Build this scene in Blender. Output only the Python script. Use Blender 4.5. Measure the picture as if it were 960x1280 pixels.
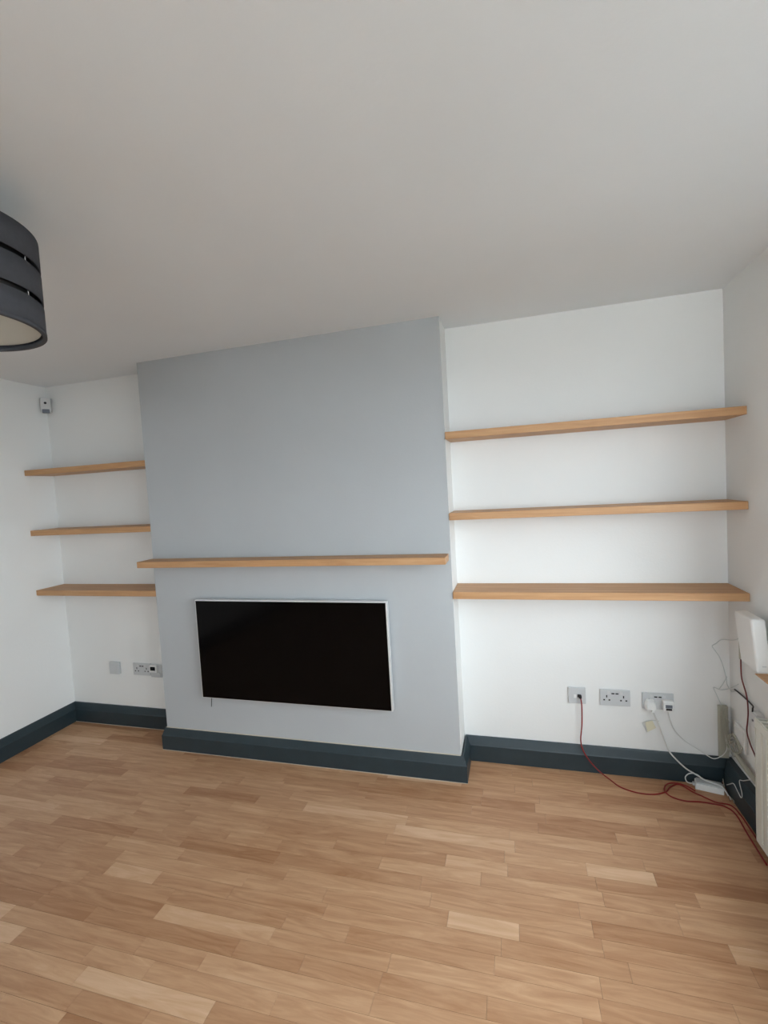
import bpy, bmesh, math, random
from mathutils import Vector, Matrix
random.seed(7)
for o in list(bpy.data.objects): bpy.data.objects.remove(o, do_unlink=True)
C = bpy.context.scene.collection

# ------------------------------------------------------------------ camera
cam = bpy.data.cameras.new('camera'); camo = bpy.data.objects.new('camera', cam); C.objects.link(camo)
bpy.context.scene.camera = camo
cam.sensor_fit = 'HORIZONTAL'; cam.sensor_width = 36.0; cam.lens = 36.0 * 582.309 / 960.0
cam.clip_start = .02
yaw, pitch, roll = 0.2703, -0.0534, 0.0578
Rz = Matrix.Rotation(yaw, 3, 'Z'); Rx = Matrix.Rotation(pitch, 3, 'X'); Ry = Matrix.Rotation(roll, 3, 'Y')
R = Rz @ Rx @ Ry                                  # columns: right, forward, up
M = Matrix.Identity(4)
for i in range(3):
    M[i][0] = R[i][0]; M[i][1] = R[i][2]; M[i][2] = -R[i][1]
M[0][3], M[1][3], M[2][3] = 2.1562, -2.3774, 1.5643
camo.matrix_world = M

# ------------------------------------------------------------------ room sizes
XL, XR, W, D, H, YB = -0.9793, 3.1446, 1.8397, 0.2085, 2.4, -4.1
HS, SK, ST = 0.1365, 0.0248, 0.036
WY0, WY1, WZ0, WZ1 = -2.95, -0.52, 0.76, 2.00     # window in the right wall
DX0, DX1, DZ0, DZ1 = 1.60, 3.08, 0.85, 2.08      # window in the rear wall

# ------------------------------------------------------------------ world, light, exposure
sc = bpy.context.scene
sc.view_settings.view_transform = 'Standard'; sc.view_settings.look = 'None'
sc.view_settings.gamma = 1.0; sc.view_settings.exposure = 0.0; sc.view_settings.use_curve_mapping = False
wd = bpy.data.worlds.new('overcast_sky'); sc.world = wd; wd.use_nodes = True
nt = wd.node_tree; nt.nodes.clear()
wo = nt.nodes.new('ShaderNodeOutputWorld'); bg = nt.nodes.new('ShaderNodeBackground')
bg.inputs[0].default_value = (0.84, 0.965, 1.05, 1); bg.inputs[1].default_value = 8.8
nt.links.new(bg.outputs[0], wo.inputs[0])

def portal(name, loc, rot, sx, sy):          # sampling guide over a window opening, gives off no light of its own
    l = bpy.data.lights.new(name, 'AREA'); l.shape = 'RECTANGLE'; l.size = sx; l.size_y = sy; l.cycles.is_portal = True
    o = bpy.data.objects.new(name, l); C.objects.link(o); o.location = loc; o.rotation_euler = rot
portal('side_window_portal', (XR, (WY0 + WY1) / 2, (WZ0 + WZ1) / 2), (0, math.radians(90), 0), WZ1 - WZ0, WY1 - WY0)
portal('rear_window_portal', ((DX0 + DX1) / 2, YB, (DZ0 + DZ1) / 2), (math.radians(90), 0, 0), DX1 - DX0, DZ1 - DZ0)

# added sun from the left: brightens the unseen bounce ground, never enters the room
sun = bpy.data.lights.new('sun', 'SUN'); sun.energy = 30; sun.angle = .02; sun.color = (1, .98, .94)
so = bpy.data.objects.new('sun', sun); C.objects.link(so); so.location = (-6, -5, 9)
so.rotation_euler = Vector((.55, -.12, -.83)).to_track_quat('-Z', 'Y').to_euler()

# ------------------------------------------------------------------ materials
def lin(c):
    return tuple(((v / 255) / 12.92 if v / 255 <= .04045 else ((v / 255 + .055) / 1.055) ** 2.4) for v in c) + (1,)
def mat(name, rgb, rough=.5, metal=0, noise=0, nscale=8, bump=0, bscale=200, spec=.5, coat=0):
    m = bpy.data.materials.new(name); m.use_nodes = True; t = m.node_tree; b = t.nodes['Principled BSDF']
    b.inputs['Base Color'].default_value = lin(rgb); b.inputs['Roughness'].default_value = rough
    b.inputs['Metallic'].default_value = metal; b.inputs['Specular IOR Level'].default_value = spec
    if coat: b.inputs['Coat Weight'].default_value = coat
    tc = t.nodes.new('ShaderNodeTexCoord')
    if noise:
        n = t.nodes.new('ShaderNodeTexNoise'); n.inputs['Scale'].default_value = nscale; n.inputs['Detail'].default_value = 4
        t.links.new(tc.outputs['Object'], n.inputs['Vector'])
        r = t.nodes.new('ShaderNodeValToRGB'); c = lin(rgb)
        r.color_ramp.elements[0].position = .3; r.color_ramp.elements[1].position = .7
        r.color_ramp.elements[0].color = tuple(v * (1 - noise) for v in c[:3]) + (1,)
        r.color_ramp.elements[1].color = tuple(min(1, v * (1 + noise)) for v in c[:3]) + (1,)
        t.links.new(n.outputs['Fac'], r.inputs['Fac']); t.links.new(r.outputs['Color'], b.inputs['Base Color'])
    if bump:
        n = t.nodes.new('ShaderNodeTexNoise'); n.inputs['Scale'].default_value = bscale; n.inputs['Detail'].default_value = 3
        t.links.new(tc.outputs['Object'], n.inputs['Vector'])
        bp = t.nodes.new('ShaderNodeBump'); bp.inputs['Strength'].default_value = bump; bp.inputs['Distance'].default_value = .002
        t.links.new(n.outputs['Fac'], bp.inputs['Height']); t.links.new(bp.outputs['Normal'], b.inputs['Normal'])
    return m
M_wall = mat('white_wall_paint', (238, 238, 236), .75, noise=.012, nscale=2, bump=.25, bscale=90, spec=.25)
M_ceil = mat('white_ceiling_paint', (236, 239, 241), .85, noise=.012, nscale=2, bump=.2, bscale=70, spec=.2)
M_grey = mat('grey_chimney_paint', (184, 187, 189), .6, noise=.02, nscale=2.5, bump=.25, bscale=90, spec=.3)
M_navy = mat('dark_slate_blue_gloss', (42, 56, 62), .42, noise=.08, nscale=14, bump=.15, bscale=60, spec=.5)
M_caulk = mat('white_sealant', (204, 194, 178), .6)
M_plast = mat('white_plastic', (214, 214, 214), .38, spec=.4)
M_plastb = mat('bright_white_plastic', (238, 238, 236), .35, spec=.5)
M_plate = mat('pale_grey_plate', (204, 206, 207), .35, spec=.4)
M_beige = mat('aged_cream_plastic', (176, 173, 158), .5)
M_label = mat('cream_tag', (222, 216, 190), .6)
M_dark = mat('black_plastic', (14, 14, 16), .4)
M_slot = mat('dark_slot', (28, 28, 30), .7)
M_lens = mat('smoked_lens', (112, 116, 126), .3)
M_red = mat('red_cable', (140, 26, 22), .45)
M_dred = mat('dark_red_cable', (112, 36, 36), .45)
M_wcab = mat('white_cable', (222, 222, 218), .45)
M_gcab = mat('grey_thin_cable', (206, 210, 208), .5)
M_brown = mat('brown_wire', (140, 92, 66), .5)
M_chrome = mat('steel', (200, 200, 200), .25, metal=1)
M_tvside = mat('silver_tv_frame', (228, 228, 228), .3, metal=.3)
M_lcd = mat('black_lcd', (16, 20, 26), .2)
M_sub = mat('floor_underlay', (70, 50, 34), .8)
M_rad = mat('cream_radiator_enamel', (222, 222, 212), .35, spec=.5)
M_shade = mat('charcoal_fabric', (77, 78, 83), .85, noise=.06, nscale=60, bump=.5, bscale=900, spec=.2)
M_shadein = mat('white_shade_inside', (206, 210, 204), .8)
M_screen = mat('black_glass_screen', (9, 7, 7), .12, spec=.10)
M_out = mat('pale_bounce_ground', (232, 232, 230), .9)
M_gdark = mat('dark_unseen_ground', (60, 60, 57), .95, noise=.2, nscale=5)

def wood(name, stops, scale=(1.2, 26, 26), rough=.42, tone=False, spec=.4, bump=.06):
    m = bpy.data.materials.new(name); m.use_nodes = True; t = m.node_tree; b = t.nodes['Principled BSDF']
    b.inputs['Roughness'].default_value = rough; b.inputs['Specular IOR Level'].default_value = spec
    tc = t.nodes.new('ShaderNodeTexCoord'); mp = t.nodes.new('ShaderNodeMapping'); mp.inputs['Scale'].default_value = scale
    n = t.nodes.new('ShaderNodeTexNoise'); n.inputs['Scale'].default_value = 2.2; n.inputs['Detail'].default_value = 7
    n.inputs['Roughness'].default_value = .62; n.inputs['Distortion'].default_value = 1.1
    n2 = t.nodes.new('ShaderNodeTexNoise'); n2.inputs['Scale'].default_value = 9; n2.inputs['Detail'].default_value = 5
    r = t.nodes.new('ShaderNodeValToRGB'); cr = r.color_ramp
    while len(cr.elements) < len(stops): cr.elements.new(.5)
    for e, (p, c) in zip(cr.elements, stops): e.position = p; e.color = lin(c)
    if tone:
        at = t.nodes.new('ShaderNodeAttribute'); at.attribute_name = 'tone'
        sep = t.nodes.new('ShaderNodeSeparateColor'); t.links.new(at.outputs['Color'], sep.inputs[0])
        cmb = t.nodes.new('ShaderNodeCombineXYZ')
        ml = t.nodes.new('ShaderNodeMath'); ml.operation = 'MULTIPLY'; ml.inputs[1].default_value = 40
        t.links.new(sep.outputs[1], ml.inputs[0]); t.links.new(ml.outputs[0], cmb.inputs[0]); t.links.new(ml.outputs[0], cmb.inputs[2])
        va = t.nodes.new('ShaderNodeVectorMath'); va.operation = 'ADD'
        t.links.new(tc.outputs['Object'], va.inputs[0]); t.links.new(cmb.outputs[0], va.inputs[1])
        t.links.new(va.outputs[0], mp.inputs['Vector'])
        # plank tone picks the place in the ramp, the grain only wobbles around it
        mr = t.nodes.new('ShaderNodeMapRange'); mr.inputs['To Min'].default_value = -.17; mr.inputs['To Max'].default_value = .17
        mr.inputs['From Min'].default_value = .25; mr.inputs['From Max'].default_value = .75
        t.links.new(n.outputs['Fac'], mr.inputs['Value'])
        ad = t.nodes.new('ShaderNodeMath'); ad.operation = 'ADD'
        t.links.new(mr.outputs[0], ad.inputs[0]); t.links.new(sep.outputs[0], ad.inputs[1])
        t.links.new(ad.outputs[0], r.inputs['Fac'])
    else:
        t.links.new(tc.outputs['Object'], mp.inputs['Vector']); t.links.new(n.outputs['Fac'], r.inputs['Fac'])
    t.links.new(mp.outputs[0], n.inputs['Vector']); t.links.new(mp.outputs[0], n2.inputs['Vector'])
    t.links.new(r.outputs['Color'], b.inputs['Base Color'])
    bp = t.nodes.new('ShaderNodeBump'); bp.inputs['Strength'].default_value = bump; bp.inputs['Distance'].default_value = .001
    t.links.new(n2.outputs['Fac'], bp.inputs['Height']); t.links.new(bp.outputs['Normal'], b.inputs['Normal'])
    return m
M_floor = wood('oak_laminate', [(0, (166, 118, 82)), (.3, (204, 161, 124)), (.52, (222, 185, 151)), (.8, (232, 202, 174)), (1, (238, 212, 190))],
               scale=(1.6, 15, 15), rough=.40, tone=True, spec=.45)
M_shelf = wood('oak_shelf_veneer', [(.25, (178, 130, 88)), (.5, (194, 148, 104)), (.75, (208, 164, 120))], scale=(1.0, 22, 22), rough=.5)

# ------------------------------------------------------------------ mesh helpers
def link(name, bm, m, parent=None, smooth=False):
    me = bpy.data.meshes.new(name)
    bmesh.ops.recalc_face_normals(bm, faces=bm.faces[:])
    bm.to_mesh(me); bm.free()
    for mm in (m if isinstance(m, (list, tuple)) else [m]): me.materials.append(mm)
    if smooth:
        for p in me.polygons: p.use_smooth = True
    o = bpy.data.objects.new(name, me); C.objects.link(o)
    if parent: o.parent = parent
    return o
def box(bm, x0, x1, y0, y1, z0, z1, bevel=0, seg=2, mi=0):
    vs = [bm.verts.new(p) for p in ((x0,y0,z0),(x1,y0,z0),(x1,y1,z0),(x0,y1,z0),(x0,y0,z1),(x1,y0,z1),(x1,y1,z1),(x0,y1,z1))]
    fs = [bm.faces.new([vs[i] for i in f]) for f in ((3,2,1,0),(4,5,6,7),(0,1,5,4),(1,2,6,5),(2,3,7,6),(3,0,4,7))]
    for f in fs: f.material_index = mi
    if bevel:
        es = list({e for f in fs for e in f.edges})
        bmesh.ops.bevel(bm, geom=es, offset=bevel, segments=seg, affect='EDGES', profile=.6)
    return vs
def boxes(name, lst, m, parent=None, bevel=0, seg=2):
    bm = bmesh.new()
    for b in lst: box(bm, *b, bevel=bevel, seg=seg)
    return link(name, bm, m, parent)
def catmull(P, n=8):
    P = [Vector(p) for p in P]; out = []
    Q = [P[0] * 2 - P[1]] + P + [P[-1] * 2 - P[-2]]
    for i in range(1, len(Q) - 2):
        a, b, c, d = Q[i-1], Q[i], Q[i+1], Q[i+2]
        for k in range(n):
            t = k / n
            out.append(.5 * ((2*b) + (c-a)*t + (2*a-5*b+4*c-d)*t*t + (3*b-a-3*c+d)*t**3))
    out.append(P[-1]); return out
def tube(bm, pts, r, sides=8, smoothpath=True, n=7):
    P = catmull(pts, n) if smoothpath else [Vector(p) for p in pts]
    T = [(P[min(i+1, len(P)-1)] - P[max(i-1, 0)]).normalized() for i in range(len(P))]
    up = Vector((0, 0, 1)) if abs(T[0].z) < .9 else Vector((0, 1, 0))
    N = T[0].cross(up).normalized(); rings = []
    for p, t in zip(P, T):
        N = (N - t * N.dot(t)).normalized(); B = t.cross(N)
        rings.append([bm.verts.new(p + r * (math.cos(a) * N + math.sin(a) * B)) for a in [2 * math.pi * k / sides for k in range(sides)]])
    for a, b in zip(rings, rings[1:]):
        for k in range(sides): bm.faces.new((a[k], a[(k+1) % sides], b[(k+1) % sides], b[k]))
    bm.faces.new(rings[0][::-1]); bm.faces.new(rings[-1])
def cable(name, pts, r, m, label=None, cat=None, parent=None, group=None):
    bm = bmesh.new(); tube(bm, pts, r); o = link(name, bm, m, parent, True)
    if label: tag(o, label, cat, group)
    return o
def disc(bm, c, axis, r, h, n=20, r2=None):
    a = Vector(axis).normalized(); u = a.orthogonal().normalized(); v = a.cross(u); c = Vector(c); r2 = r if r2 is None else r2
    A = [bm.verts.new(c + r * (math.cos(2*math.pi*k/n) * u + math.sin(2*math.pi*k/n) * v)) for k in range(n)]
    B = [bm.verts.new(c + a * h + r2 * (math.cos(2*math.pi*k/n) * u + math.sin(2*math.pi*k/n) * v)) for k in range(n)]
    for k in range(n): bm.faces.new((A[k], A[(k+1) % n], B[(k+1) % n], B[k]))
    bm.faces.new(A[::-1]); bm.faces.new(B)
def tag(o, label, cat, group=None):
    o['label'] = label; o['category'] = cat
    if group: o['group'] = group
    return o
def thing(name, loc, label, cat, group=None, rot=(0, 0, 0)):
    o = bpy.data.objects.new(name, None); C.objects.link(o); o.location = loc; o.rotation_euler = rot
    o.empty_display_size = .05
    return tag(o, label, cat, group)
def struct(o): o['kind'] = 'structure'; return o

# ------------------------------------------------------------------ room shell
TH = .22
w = struct(boxes('wall_back', [(XL - TH, XR + TH, D, D + TH, -.03, H + .03)], M_wall))
struct(boxes('wall_left', [(XL - TH, XL, YB - TH, D, -.03, H + .03)], M_wall))
struct(boxes('wall_right', [(XR, XR + TH, WY1, D, -.03, H + .03), (XR, XR + TH, YB - TH, WY0, -.03, H + .03),
                            (XR, XR + TH, WY0, WY1, -.03, WZ0), (XR, XR + TH, WY0, WY1, WZ1, H + .03)], M_wall))
struct(boxes('wall_rear', [(XL, DX0, YB - TH, YB, -.03, H + .03), (DX1, XR, YB - TH, YB, -.03, H + .03),
                           (DX0, DX1, YB - TH, YB, -.03, DZ0), (DX0, DX1, YB - TH, YB, DZ1, H + .03)], M_wall))
struct(boxes('ceiling', [(XL - TH, XR + TH, YB - TH, D + TH, H, H + .12)], M_ceil))
# chimney breast: grey front, white sides
bm = bmesh.new(); box(bm, 0, W, .0, D, 0, H, bevel=0)
for f in bm.faces: f.material_index = 1 if (f.normal.y < -.5 or all(abs(v.co.y) < 1e-6 for v in f.verts)) else 0
o = struct(link('wall_chimney', bm, [M_wall, M_grey])); o['label'] = 'projecting chimney breast with a grey painted front and white side'
# floor: sub floor + strips of the laminate
fl = struct(boxes('floor', [(XL - TH, XR + TH, YB - TH, D + TH, -.10, -.011)], M_sub))
SW = .065; far = []; npl = 0
def plank_mesh(bm, x0, x1, y0, y1, tone, rnd):
    lay = bm.loops.layers.color.get('tone') or bm.loops.layers.color.new('tone')
    g = .0004; dz = random.uniform(-.00015, .00015)
    n0 = len(bm.faces); box(bm, x0 + g, x1 - g, y0 + g, y1 - g, -.0108, dz)
    bm.faces.ensure_lookup_table()
    for f in bm.faces[n0:]:
        for l in f.loops: l[lay] = (tone, rnd, 0, 1)
far_bm = bmesh.new(); y = D; row = 0
while y > YB:
    x = XL - random.uniform(0, .4); y0 = max(y - SW, YB)
    while x < XR:
        L = random.choice((.26, .34, .42, .5, .6)) * random.uniform(.93, 1.07); x1 = x + L
        a, b = max(x, XL), min(x1, XR)
        if b - a > .005:
            s = random.random()
            tone = random.uniform(.22, .33) if s < .15 else (random.uniform(.40, .55) if s < .93 else random.uniform(.57, .68))
            if y > -1.42 and npl < 298:
                bm = bmesh.new(); plank_mesh(bm, a, b, y0, y, tone, random.random()); link('plank', bm, M_floor, fl); npl += 1
            else: plank_mesh(far_bm, a, b, y0, y, tone, random.random())
        x = x1
    y -= SW; row += 1
o = link('plank', far_bm, M_floor, fl); o['kind'] = 'stuff'
print('planks', npl, 'last row y', y)

# ------------------------------------------------------------------ skirting boards
def skirt(name, A, B, out, m0, m1, th=SK, tt=.007, h=HS):
    """A->B along the wall foot, out = direction into the room, m0/m1 = mitre growth per unit thickness at each end"""
    A = Vector(A); B = Vector(B); d = (B - A).normalized(); o_ = Vector(out)
    prof = [(0, 0), (th, 0), (th, h * .66), (th - .003, h * .70), (tt + .003, h * .965), (tt, h), (0, h)]
    bm = bmesh.new(); ra = []; rb = []
    for t, z in prof:
        ra.append(bm.verts.new(A - d * (m0 * t) + o_ * t + Vector((0, 0, z)))); rb.append(bm.verts.new(B + d * (m1 * t) + o_ * t + Vector((0, 0, z))))
    for k in range(len(prof)): bm.faces.new((ra[k], ra[(k+1) % len(prof)], rb[(k+1) % len(prof)], rb[k]))
    bm.faces.new(ra[::-1]); bm.faces.new(rb)
    return struct(link(name, bm, M_navy))
skirt('baseboard_left', (XL, YB, 0), (XL, D, 0), (1, 0, 0), 0, -1)
skirt('baseboard_back_left', (XL, D, 0), (0, D, 0), (0, -1, 0), -1, -1)
skirt('baseboard_chimney_left', (0, D, 0), (0, 0, 0), (-1, 0, 0), -1, 1)
skirt('baseboard_chimney_front', (0, 0, 0), (W + .007, 0, 0), (0, -1, 0), 1, 1)
skirt('baseboard_chimney_right', (W + .007, 0, 0), (W + .007, D, 0), (1, 0, 0), 1, -1)
skirt('baseboard_back_right', (W + .007, D, 0), (XR, D, 0), (0, -1, 0), -1, -1)
skirt('baseboard_right', (XR, D, 0), (XR, YB, 0), (-1, 0, 0), -1, 0, th=.050, tt=.030)
skirt('baseboard_rear', (XL, YB, 0), (XR, YB, 0), (0, 1, 0), -1, -1)
struct(boxes('trim_1', [(-SK, W + SK + .007, -SK - .0022, -SK, 0, .0022), (XL + SK, 0, D - SK - .002, D - SK, 0, .002)], M_caulk))
# bead of white filler showing along the chimney skirting top
struct(boxes('trim_2', [(.0, W, -.0085, -.0005, HS, HS + .0022)], M_caulk))

# ------------------------------------------------------------------ floating shelves
def shelf(name, x0, x1, y0, y1, z1, label, cat='shelf', group=None, t=ST):
    bm = bmesh.new(); box(bm, x0, x1, y0, y1, z1 - t, z1, bevel=.0012, seg=1)
    return tag(link(name, bm, M_shelf), label, cat, group)
e = .0006
for z, l in ((1.8131, 'top oak floating shelf in the narrow left alcove'), (1.4083, 'middle oak floating shelf in the narrow left alcove'),
             (1.0021, 'bottom oak floating shelf in the narrow left alcove, above the wall sockets')):
    shelf('floating_shelf', XL + e, -e, .004, D - e, z, l, group='oak shelves in the left alcove')
for z, l in ((1.8234, 'top oak floating shelf in the wide right alcove'), (1.4118, 'middle oak floating shelf in the wide right alcove'),
             (1.0053, 'bottom oak floating shelf in the wide right alcove, above the sockets')):
    shelf('floating_shelf', W + e + .001, XR - e, -.0075, D - e, z, l, group='oak shelves in the right alcove')
shelf('mantel_shelf', -.0073, 1.8283, -.1243, -e, 1.2046, 'long oak mantel shelf across the grey chimney breast above the television', 'shelf')

# ------------------------------------------------------------------ television
TX0, TX1, TZ0, TZ1 = .3156, 1.4971, .3684, .9624
tv = thing('television', ((TX0 + TX1) / 2, 0, TZ0), 'large black flat screen television with thin silver edge mounted on the grey chimney breast', 'television')
cx = (TX0 + TX1) / 2; hw = (TX1 - TX0) / 2; hh = TZ1 - TZ0
boxes('casing', [(-hw, hw, -.0485, -.018, 0, hh)], M_tvside, tv, bevel=.002)
boxes('screen', [(-hw + .0055, hw - .008, -.0500, -.0483, .004, hh - .007)], M_screen, tv)
boxes('rear_housing', [(-hw * .55, hw * .55, -.019, -.007, .05, hh * .6)], M_dark, tv, bevel=.003)
boxes('wall_bracket', [(-.2, .2, -.008, -.0004, .12, .42)], M_dark, tv)
cable('dangling_lead', [(.365 - cx, -.024, .012), (.3615 - cx, -.026, -.02), (.356 - cx, -.026, -.064)], .0022, M_dark, parent=tv)

# ------------------------------------------------------------------ wall plates
YW = D
def double_socket(xc, zc, label, group=None):
    t = thing('double_socket', (xc, YW, zc), label, 'socket', group)
    boxes('plate', [(-.072, .072, -.010, -.0004, -.042, .042)], M_plate, t, bevel=.003)
    for s in (-1, 1):
        boxes('switch', [(s * .027 - .007 , s * .027 + .007, -.0135, -.0098, .008, .028)] if False else [(s * .030 - .006, s * .030 + .006, -.0125, -.0098, .018, .034)], M_plast, t, bevel=.0012)
        cxs = s * .040
        for dx, z0, z1, hwid in ((0, -.001, .010, .0028), (-.0125, -.017, -.012, .0042), (.0125, -.017, -.012, .0042)):
            boxes('pin_hole', [(cxs + dx - hwid, cxs + dx + hwid, -.0106, -.0098, z0 + .001, z1 + .003)], M_slot, t)
        boxes('usb_port', [(s * .0095 - .0072, s * .0095 + .0072, -.0107, -.0098, .019, .0255)], M_slot, t)
    return t
double_socket(2.626, .405, 'white double wall socket with nothing plugged in, middle of the right alcove', 'double sockets')
double_socket(2.8245, .400, 'double wall socket near the right corner with white plug and charger in it', 'double sockets')
double_socket(-.352, .4085, 'white double wall socket in the left alcove, beside the heating timer', 'double sockets')
t = thing('telephone_socket', (2.442, YW, .406), 'single square telephone socket with a red lead plugged in', 'socket')
boxes('plate', [(-.043, .043, -.012, -.0004, -.043, .043)], M_plate, t, bevel=.003)
boxes('port_shutter', [(-.016, -.003, -.0145, -.0118, -.012, .006)], M_plastb, t, bevel=.001)
boxes('port', [(.002, .018, -.0135, -.0118, -.008, .008)], M_slot, t)
t = thing('blank_wall_plate', (-.579, YW, .409), 'small square white wall plate on its own, left of the left alcove sockets', 'wall plate')
boxes('plate', [(-.043, .043, -.018, -.0004, -.043, .043)], M_plate, t, bevel=.005)
boxes('cover', [(-.034, .034, -.0205, -.0178, -.034, .034)], M_plate, t, bevel=.002)
t = thing('heating_timer', (-.236, YW, .406), 'white heating timer with small black display beside the left alcove socket', 'timer')
boxes('back_plate', [(-.042, .046, -.010, -.0004, -.048, .043)], M_plate, t, bevel=.003)
boxes('module', [(-.040, .016, -.024, -.0098, -.010, .038)], M_plastb, t, bevel=.004)
boxes('display', [(-.031, .008, -.0248, -.0238, .004, .030)], M_lcd, t)
boxes('lower_cover', [(-.030, .038, -.016, -.0098, -.044, -.012)], M_plate, t, bevel=.003)
for k in range(2): boxes('button', [(-.022 + k * .016, -.012 + k * .016, -.0256, -.0238, -.006, -.001)], M_plast, t)

# plugs in the right socket
p = thing('mains_plug', (2.787, YW - .0108, .392), 'white three pin mains plug in the left half of the corner socket', 'plug')
bm = bmesh.new()
lo = [(-.027, -.030), (.027, -.030), (.027, .002), (.017, .022), (-.017, .022), (-.027, .002)]
a = [bm.verts.new((x, 0, z)) for x, z in lo]; b = [bm.verts.new((x * .78, -.030, z * .78 - .004)) for x, z in lo]
for k in range(6): bm.faces.new((a[k], a[(k+1) % 6], b[(k+1) % 6], b[k]))
bm.faces.new(a); bm.faces.new(b[::-1]); bmesh.ops.bevel(bm, geom=bm.edges[:], offset=.003, segments=2, affect='EDGES')
link('body', bm, M_plastb, p)
boxes('cable_grip', [(.002, .016, -.026, -.010, -.042, -.026)], M_plastb, p, bevel=.003)
p = thing('usb_charger', (2.864, YW - .0108, .388), 'white usb charger plug in the right half of the corner socket', 'charger')
boxes('body', [(-.024, .024, -.034, 0, -.024, .028)], M_plastb, p, bevel=.006, seg=3)
boxes('usb_port', [(-.013, .013, -.0352, -.0338, -.016, -.006)], M_slot, p)
boxes('logo_panel', [(-.015, .015, -.0350, -.0338, -.004, .012)], M_lens, p)

# motion sensor in the left corner
s = thing('motion_sensor', (XL + .026, D - .026, 2.268), 'small white motion sensor high in the left corner near the ceiling', 'sensor', rot=(0, 0, math.radians(42)))
bm = bmesh.new(); box(bm, -.031, .031, -.032, .010, -.052, .052, bevel=.011, seg=3); link('housing', bm, M_plast, s, False)
bm = bmesh.new(); box(bm, -.022, .022, -.036, -.020, -.058, -.030, bevel=.006, seg=2); link('lens', bm, M_lens, s)
bm = bmesh.new(); disc(bm, (0, -.0315, .012), (0, -1, 0), .008, .0022, 16); link('indicator', bm, M_dark, s)
boxes('mounting_bracket', [(-.018, .018, .008, .028, -.03, .03)], M_plast, s)

# ------------------------------------------------------------------ pendant lamp
LX, LY, LZ0, LZ1, LR = .79, -1.49, 2.035, 2.285, .2
lp = thing('pendant_lamp', (LX, LY, H), 'charcoal drum pendant lampshade of three fabric bands hanging from the ceiling', 'lamp')
def band(name, z0, z1, r0, r1, tilt, m, th=.003):
    bm = bmesh.new(); n = 72; R4 = []
    for k in range(n):
        a = 2 * math.pi * k / n; ca, sa = math.cos(a), math.sin(a)
        R4.append([bm.verts.new((r * ca, r * sa, z + tilt * ca)) for r, z in ((r0, z0), (r1, z1), (r1 - th, z1), (r0 - th, z0))])
    for k in range(n):
        A, B = R4[k], R4[(k+1) % n]
        for j in range(4):
            f = bm.faces.new((A[j], A[(j+1) % 4], B[(j+1) % 4], B[j])); f.material_index = 1 if j == 2 else 0; f.smooth = j in (0, 2)
    return link(name, bm, m, lp)
b0, b1 = LZ0 - H, LZ1 - H
hb = (b1 - b0 - .028) / 3
for k in range(3):
    z0 = b0 + k * (hb + .014)
    band('shade_band', z0, z0 + hb, LR, LR, 0, [M_shade, M_shade])
band('bottom_trim', b0 - .002, b0 + .008, LR + .001, LR + .001, 0, [M_shade, M_shade], th=.010)
band('dark_gap_sleeve', b0 + .016, b1 - .004, LR - .020, LR - .020, 0, [M_dark, M_shadein], th=.002)  # added black sleeve, stands in for the shade inside the drum behind the gaps
bm = bmesh.new(); disc(bm, (0, 0, b0 + .012), (0, 0, 1), LR - .012, .003, 64); link('diffuser', bm, M_shadein, lp)
for k in range(6):
    a = 2 * math.pi * k / 6 + math.radians(20); bm = bmesh.new()
    tube(bm, [((LR - .005) * math.cos(a), (LR - .005) * math.sin(a), b0 + .01), ((LR - .005) * math.cos(a), (LR - .005) * math.sin(a), b1 - .01)], .0018, 6, False)
    link('frame_wire', bm, M_chrome, lp)
bm = bmesh.new()
for k in range(3):
    a = 2 * math.pi * k / 3; tube(bm, [(.02 * math.cos(a), .02 * math.sin(a), b1 - .05), ((LR - .004) * math.cos(a), (LR - .004) * math.sin(a), b1 - .008)], .002, 6, False)
link('spider_frame', bm, M_chrome, lp)
bm = bmesh.new(); disc(bm, (0, 0, b1 - .07), (0, 0, 1), .02, .06, 20); link('bulb_holder', bm, M_plastb, lp)
bm = bmesh.new(); tube(bm, [(0, 0, b1 - .02), (0, 0, -.03)], .003, 8, False); link('flex', bm, M_wcab, lp)
bm = bmesh.new(); disc(bm, (0, 0, -.0005), (0, 0, -1), .045, .028, 28, .03); link('ceiling_rose', bm, M_plastb, lp)

# ------------------------------------------------------------------ right wall: sill, router, radiator
SX = 3.072; SZ = .724
sill = thing('window_sill', (XR, -1.2, SZ), 'oak topped window sill board above the radiator on the right wall', 'sill')
bm = bmesh.new(); box(bm, SX - XR, -.0005, -1.80, 1.0, -.018, -.004, bevel=.003, seg=2); link('sill_edge', bm, M_wall, sill)
bm = bmesh.new(); box(bm, SX - XR + .002, -.0005, -1.80, .995, -.0045, 0, bevel=.0015, seg=1); link('sill_top', bm, M_shelf, sill)
r = thing('router', (3.09, -.140, SZ), 'tall white router standing on the end of the sill', 'router')
bm = bmesh.new()
X0, X1, Y0, Y1, Z1 = -.010, .042, -.070, .070, .222
vs = box(bm, X0, X1, Y0, Y1, .0005, Z1)
for v in bm.verts:
    if v.co.z > .1: v.co.x -= .020
    if v.co.z > .1 and v.co.y > 0: v.co.y += .008
bmesh.ops.bevel(bm, geom=bm.edges[:], offset=.008, segments=4, affect='EDGES', profile=.5)
link('casing', bm, M_plastb, r, False)
boxes('rear_cover', [(-.014, .040, .0705, .0785, .006, .12)], M_beige, r, bevel=.002)
boxes('indicator_light', [(.008, .022, -.0708, -.0695, .028, .032)], M_plate, r)

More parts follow.
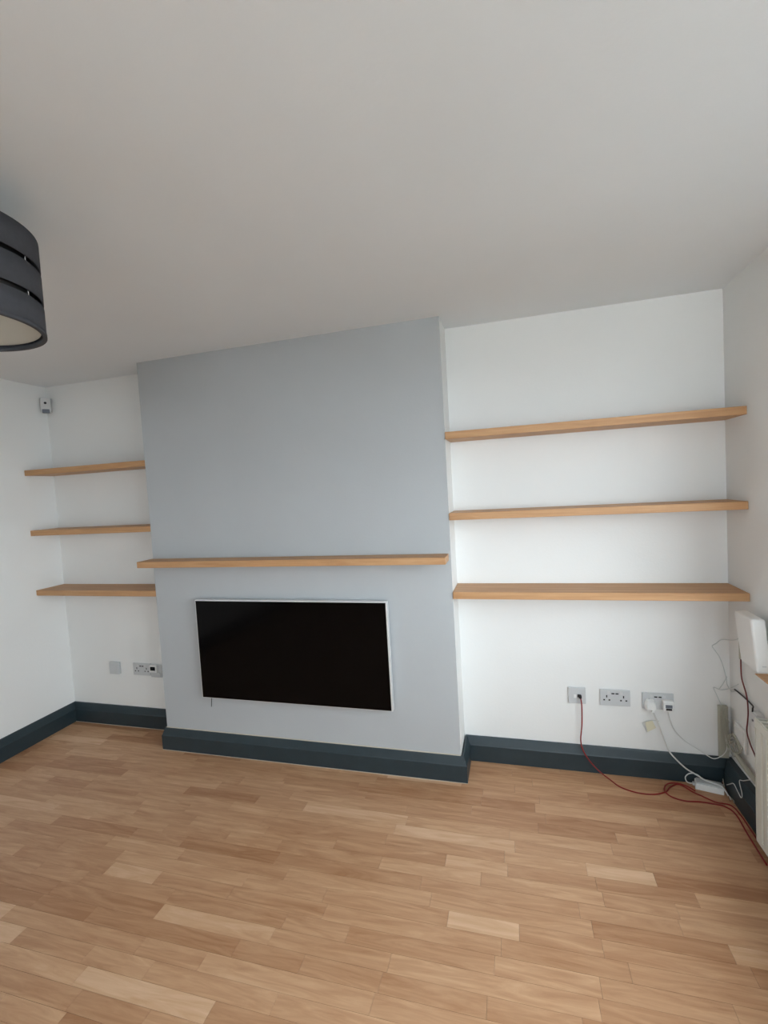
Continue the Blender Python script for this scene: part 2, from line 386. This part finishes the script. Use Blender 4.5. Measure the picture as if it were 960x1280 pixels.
RX = 3.025; RY = -.312
rd = thing('radiator', (XR, RY - .75, .093), 'cream ribbed panel radiator on the right wall under the sill', 'radiator')
fx = RX - XR; y1 = .75; y0 = -.75; hz = .491
bm = bmesh.new()
def ribbed(bm, xf, s):     # front sheet pressed into vertical ribs
    ys = []; pitch = .040; n = int((y1 - y0 - .03) / pitch)
    prof = [(y0, .004), (y0 + .012, 0)]
    yy = y0 + .015
    for k in range(n):
        prof += [(yy, 0), (yy + pitch * .58, 0), (yy + pitch * .70, .010), (yy + pitch * .88, .010), (yy + pitch, 0)]; yy += pitch
    prof += [(y1 - .012, 0), (y1, .004)]
    for za, zb, flat in ((0.02, hz - .03, 0),):
        A = [bm.verts.new((xf + s * d, y, za)) for y, d in prof]; B = [bm.verts.new((xf + s * d, y, zb)) for y, d in prof]
        for k in range(len(prof) - 1): bm.faces.new((A[k], A[k+1], B[k+1], B[k]))
ribbed(bm, fx, 1)
box(bm, fx + .0102, fx + .016, y0, y1, .004, hz - .004, bevel=.002, seg=1)
box(bm, fx, fx + .008, y0, y1, 0, .021, bevel=.003); box(bm, fx, fx + .008, y0, y1, hz - .031, hz, bevel=.003)
link('front_panel', bm, M_rad, rd)
boxes('rear_panel', [(fx + .066, fx + .076, y0, y1, .004, hz - .004)], M_rad, rd, bevel=.003)
boxes('top_grille', [(fx + .002, fx + .0055, y0, y1, hz, hz + .007), (fx + .072, fx + .077, y0, y1, hz, hz + .007)] +
      [(fx + .004, fx + .074, y0 + .006 + k * .0298, y0 + .017 + k * .0298, hz + .001, hz + .005) for k in range(50)], M_rad, rd)
for s, yy in ((1, y1), (-1, y0)): boxes('side_panel', [(fx + .001, fx + .076, yy - .002, yy + .002, .006, hz + .004)], M_rad, rd, bevel=.001)
for yy in (.5, -.5): boxes('wall_bracket', [(fx + .074, -.0004, yy - .015, yy + .015, .08, .42)], M_rad, rd)
bm = bmesh.new(); tube(bm, [(fx + .04, y1 - .03, .02), (fx + .04, y1 - .02, -.04), (fx + .04, y1 - .02, -.092)], .0075, 10); link('pipe', bm, M_plast, rd, True)

# wall boxes and trunking in the corner
t = thing('cable_trunking', (3.108, D, .137), 'short cream vertical cable trunking in the right corner above the skirting', 'trunking')
boxes('channel', [(-.020, .020, -.020, -.0005, .001, .262)], M_beige, t, bevel=.002)
boxes('lid', [(-.017, .017, -.0235, -.0198, .004, .259)], M_beige, t, bevel=.0015)
t = thing('corner_wall_box', (XR, .09, .30), 'pale flat connection box on the right wall beside the corner', 'wall plate')
boxes('plate', [(-.012, -.0005, -.055, .050, -.055, .055)], M_wall, t, bevel=.003)
boxes('cover', [(-.015, -.0115, -.045, .040, -.045, .045)], M_wall, t, bevel=.002)
t = thing('black_lead_box', (XR, -.095, .475), 'small white cable entry box on the right wall at the end of the black lead', 'wall plate')
boxes('body', [(-.034, -.0005, -.026, .026, -.03, .03)], M_plast, t, bevel=.003)
boxes('lid', [(-.030, -.002, -.024, .024, .0295, .034)], M_plastb, t, bevel=.0015)
boxes('screw_cap', [(-.0365, -.0335, -.004, .004, -.004, .004)], M_lens, t)

# ------------------------------------------------------------------ extension box and cables
ex = thing('extension_block', (3.022, .140, 0), 'white extension block on the floor in the right corner', 'extension block', rot=(0, 0, math.radians(-14)))
boxes('casing', [(-.058, .058, -.026, .026, .0006, .030)], M_plastb, ex, bevel=.004)
boxes('top_cover', [(-.052, .052, -.021, .023, .0296, .036)], M_plate, ex, bevel=.002)
boxes('lead_entry', [(-.068, -.057, -.008, .008, .008, .022)], M_plast, ex, bevel=.002)
def lim(P, mx=3.088, zmin=.0035): return [(min(x, mx) if z < .10 else x, y, max(z, zmin)) for x, y, z in P]
RED_LEAD = [(2.455, 0.187, 0.406), (2.461, 0.179, 0.371), (2.459, 0.179, 0.263), (2.45, 0.176, 0.177), (2.46, 0.172, 0.123), (2.489, 0.168, 0.072), (2.532, 0.159, 0.027), (2.576, 0.135, 0.004), (2.617, 0.078, 0.004), (2.685, 0.048, 0.004), (2.756, 0.049, 0.004), (2.816, 0.078, 0.004), (2.849, 0.121, 0.004), (2.896, 0.150, 0.004), (2.940, 0.100, 0.004), (2.965, 0.080, 0.004), (2.984, 0.063, 0.004), (3.018, 0.039, 0.004), (3.071, 0.027, 0.004), (3.085, -0.037, 0.004), (3.084, -0.112, 0.004), (3.082, -0.22, 0.004), (3.081, -0.33, 0.004)]
rl = cable('red_lead', lim(RED_LEAD, 3.084), .0032, M_red, 'red lead hanging from the telephone socket and trailing along the floor to the right wall', 'cable')
boxes('connector', [(2.449, 2.463, .180, .1965, .398, .412)], M_slot, rl, bevel=.001)
RED_LOOP = [(3.055, -0.321, 0.004), (3.060, -0.156, 0.004), (3.066, -0.036, 0.004), (3.045, 0.012, 0.004), (3.0, 0.025, 0.004), (2.95, 0.030, 0.004), (2.88, 0.025, 0.004), (2.828, 0.045, 0.006), (2.812, 0.080, 0.011), (2.835, 0.128, 0.011), (2.875, 0.150, 0.010), (2.92, 0.135, 0.011), (2.95, .100, .011)]
cable('red_cable', RED_LOOP, .0034, M_red, 'loop of red cable lying on the floor in front of the white extension block', 'cable')
FLEX = [(2.797, 0.173, 0.352), (2.804, 0.173, 0.334), (2.817, 0.173, 0.295), (2.837, 0.173, 0.235), (2.859, 0.168, 0.165), (2.891, 0.159, 0.124), (2.929, 0.150, 0.089), (2.967, 0.147, 0.067), (3.002, 0.140, 0.048), (3.03, 0.132, 0.041), (3.066, .112, .038), (3.083, .088, .012), (3.086, .07, .005)]
cable('white_flex', FLEX, .0036, M_wcab, 'white flex running from the mains plug down across the extension block', 'cable')
LOOP = [(3.000, 0.158, 0.041), (2.975, 0.156, 0.062), (2.945, 0.154, 0.064), (2.926, 0.154, 0.045), (2.928, 0.148, 0.026), (2.943, 0.148, 0.018), (2.955, 0.156, 0.015)]
cable('white_lead', LOOP, .0026, M_wcab, 'small white loop of lead at the left end of the extension block', 'cable')
THIN = [(2.861, 0.172, 0.366), (2.875, 0.186, 0.309), (2.901, 0.202, 0.249), (2.946, 0.204, 0.199), (2.995, 0.204, 0.166), (3.027, 0.188, 0.149), (3.057, 0.179, 0.1365), (3.085, 0.176, 0.150), (3.105, 0.172, 0.176), (3.112, 0.170, 0.21), (3.108, .174, .28)]
cable('charger_lead', THIN, .0022, M_wcab, 'thin white lead sagging from the usb charger to the right corner', 'cable')
tg = thing('cable_tag', (2.79, .194, .27), 'cream paper tag hanging from the white flex below the corner socket', 'tag')
bm = bmesh.new(); q = [(2.762, .288), (2.795, .301), (2.811, .263), (2.772, .238)]
a = [bm.verts.new((x - 2.79, 0, z - .27)) for x, z in q]; b = [bm.verts.new((x - 2.79, .0012, z - .27)) for x, z in q]
for k in range(4): bm.faces.new((a[k], a[(k+1) % 4], b[(k+1) % 4], b[k]))
bm.faces.new(a); bm.faces.new(b[::-1]); link('paper', bm, M_label, tg)
bm = bmesh.new(); tube(bm, [(2.822 - 2.79, -.018, .039), (2.788 - 2.79, -.001, .031), (2.753 - 2.79, .004, .013), (2.76 - 2.79, .005, -.012), (2.771 - 2.79, .005, -.035)], .0014, 6); link('tie', bm, M_gcab, tg, True)
G1 = [(3.098, -0.055, 0.80), (3.12, 0.02, 0.80), (3.13, 0.12, 0.753), (3.11, 0.197, 0.729), (3.087, 0.203, 0.707), (3.07, 0.203, 0.694), (3.077, 0.203, 0.679), (3.1, 0.203, 0.64), (3.116, 0.203, 0.589), (3.127, 0.203, 0.537), (3.13, 0.2, 0.503), (3.135, 0.17, 0.485), (3.139, .14, .50)]
cable('grey_wire', G1, .0017, M_gcab, 'thin grey wire zigzagging down the corner from behind the router', 'wire')
G3 = [(3.136, 0.097, 0.552), (3.134, 0.149, 0.515), (3.123, 0.197, 0.482), (3.101, 0.203, 0.476), (3.073, 0.203, 0.486), (3.083, 0.203, 0.455), (3.106, 0.196, 0.39)]
cable('grey_wire', G3, .0017, M_gcab, 'thin grey wire bent into a point just above the corner trunking', 'wire')
cable('grey_wire', [(3.128, 0.199, 0.545), (3.115, 0.204, 0.509), (3.097, 0.204, 0.480)], .0015, M_gcab, 'short slanting grey wire crossing between the corner wires', 'wire')
GR = [(3.098, -0.06, 0.775), (3.11, 0.0, 0.745), (3.132, 0.06, 0.66), (3.135, 0.062, 0.6), (3.135, 0.045, 0.571), (3.135, 0.023, 0.544), (3.135, 0.009, 0.509), (3.135, 0.005, 0.461), (3.135, 0.012, 0.415), (3.133, 0.015, 0.37), (3.133, -0.005, 0.337), (3.133, -0.04, 0.309), (3.131, -0.13, 0.27), (3.131, -0.33, 0.25)]
cable('router_lead', GR, .0030, M_dred, 'dark red lead hanging from the router down behind the radiator', 'cable')
BK = [(3.139, 0.147, 0.5), (3.138, 0.104, 0.508), (3.137, 0.026, 0.509), (3.134, -0.04, 0.508), (3.128, -0.075, 0.526), (3.124, -0.09, 0.516), (3.124, -.093, .5085)]
cable('black_lead', [(3.1395, .147, .505), (3.139, .104, .509), (3.138, .026, .512), (3.134, -.04, .514), (3.118, -.078, .52), (3.114, -.085, .506)], .0032, M_dark, 'short black lead on the right wall crossing the dark red one', 'cable')
OR = [(3.082, 0.150, 0.043), (3.088, 0.139, 0.023), (3.085, 0.098, 0.012), (3.078, 0.065, 0.012), (3.074, 0.044, 0.014)]
cable('brown_wire', OR, .002, M_brown, 'bare brown wire end just right of the extension block', 'wire')
cable('brown_wire', [(3.088, 0.159, 0.05), (3.086, 0.130, 0.015), (3.089, 0.100, 0.006), (3.089, 0.05, 0.016), (3.084, .03, .016)], .002, M_beige, 'pale tan wire end lying against the right skirting', 'wire')
WS = [(3.09, 0.120, 0.045), (3.09, 0.081, 0.075), (3.09, 0.047, 0.098), (3.0895, 0.01, 0.090), (3.088, -0.03, 0.083), (3.090, -0.035, 0.105), (3.102, 0.019, 0.130), (3.108, -0.008, 0.15), (3.13, -0.034, 0.175)]
cable('skirting_wire', WS, .0018, M_wcab, 'thin white wire kinked over the dark right skirting board', 'wire')
bm = bmesh.new()
rb = random.Random(3)
for k in range(5):
    P = [(3.105 + .004 * k, .176 - .003 * k, .41 - .02 * k), (3.096 + .005 * k, .172, .34), (3.100 + .006 * k, .168, .28 - .01 * k), (3.108 + .004 * k, .160 - .01 * k, .225 + .01 * k), (3.118, .12 - .012 * k, .195 + .012 * k), (3.126, .085 - .01 * k, .225 + .01 * k), (3.126, .115, .262 + .008 * k), (3.120, .150, .245 + .01 * k), (3.112, .165, .20 + .012 * k)]
    tube(bm, [(x + rb.uniform(-.003, .003), y_, z + rb.uniform(-.006, .006)) for x, y_, z in P], .0026, 6)
tag(link('cable_bundle', bm, M_beige, None, True), 'tangled bundle of cream cables in front of the corner trunking', 'cable')
bm = bmesh.new(); tube(bm, [(3.124, .10, .215), (3.122, .03, .205), (3.122, -.08, .20), (3.122, -.30, .195)], .011, 10)
tag(link('cable_conduit', bm, M_beige, None, True), 'cream conduit running along the top of the right skirting behind the radiator', 'conduit')

# ------------------------------------------------------------------ windows
def glassmat():
    m = bpy.data.materials.new('window_glass'); m.use_nodes = True; t = m.node_tree; t.nodes.clear()
    o = t.nodes.new('ShaderNodeOutputMaterial'); mx = t.nodes.new('ShaderNodeMixShader'); a = t.nodes.new('ShaderNodeBsdfTransparent'); g = t.nodes.new('ShaderNodeBsdfGlossy')
    g.inputs['Roughness'].default_value = .02; mx.inputs[0].default_value = .06
    t.links.new(a.outputs[0], mx.inputs[1]); t.links.new(g.outputs[0], mx.inputs[2]); t.links.new(mx.outputs[0], o.inputs[0]); return m
M_glass = glassmat()
f = .05
def window(name, horiz, a0, a1, z0, z1, pos, nl):
    w_ = bpy.data.objects.new(name, None); C.objects.link(w_); w_['kind'] = 'structure'
    def bx(a, b, c, d, t0=-.03, t1=.03):
        return (a, b, pos + t0, pos + t1, c, d) if horiz else (pos + t0, pos + t1, a, b, c, d)
    L = [bx(a0, a1, z0, z0 + f), bx(a0, a1, z1 - f, z1), bx(a0, a0 + f, z0 + f, z1 - f), bx(a1 - f, a1, z0 + f, z1 - f)]
    st = (a1 - a0 - 2 * f) / nl
    for k in range(1, nl): L.append(bx(a0 + f + k * st - .03, a0 + f + k * st + .03, z0 + f, z1 - f))
    boxes('window_frame', L, M_plastb, w_, bevel=.003)
    for k in range(nl):
        p0 = a0 + f + k * st + (.03 if k else 0); p1 = a0 + f + (k + 1) * st - (.03 if k < nl - 1 else 0)
        boxes('pane', [bx(p0, p1, z0 + f, z1 - f, -.004, .004)], M_glass, w_)
window('window_1', False, WY0 + .001, WY1 - .001, WZ0 + .001, WZ1 - .001, XR + .11, 2)
window('window_2', True, DX0 + .001, DX1 - .001, DZ0 + .001, DZ1 - .001, YB - .11, 2)

struct(boxes('unseen_ground_side', [(XR + TH, XR + 12, -14, 10, -.42, -.30)], M_gdark))  # unseen ground, added dark to limit light bounced up through the side window
struct(boxes('bounce_ground_rear', [(-8, XR + TH - .001, YB - 12, YB - TH, -.42, -.30)], M_out))  # unseen pale ground, added to bounce light in through the rear window
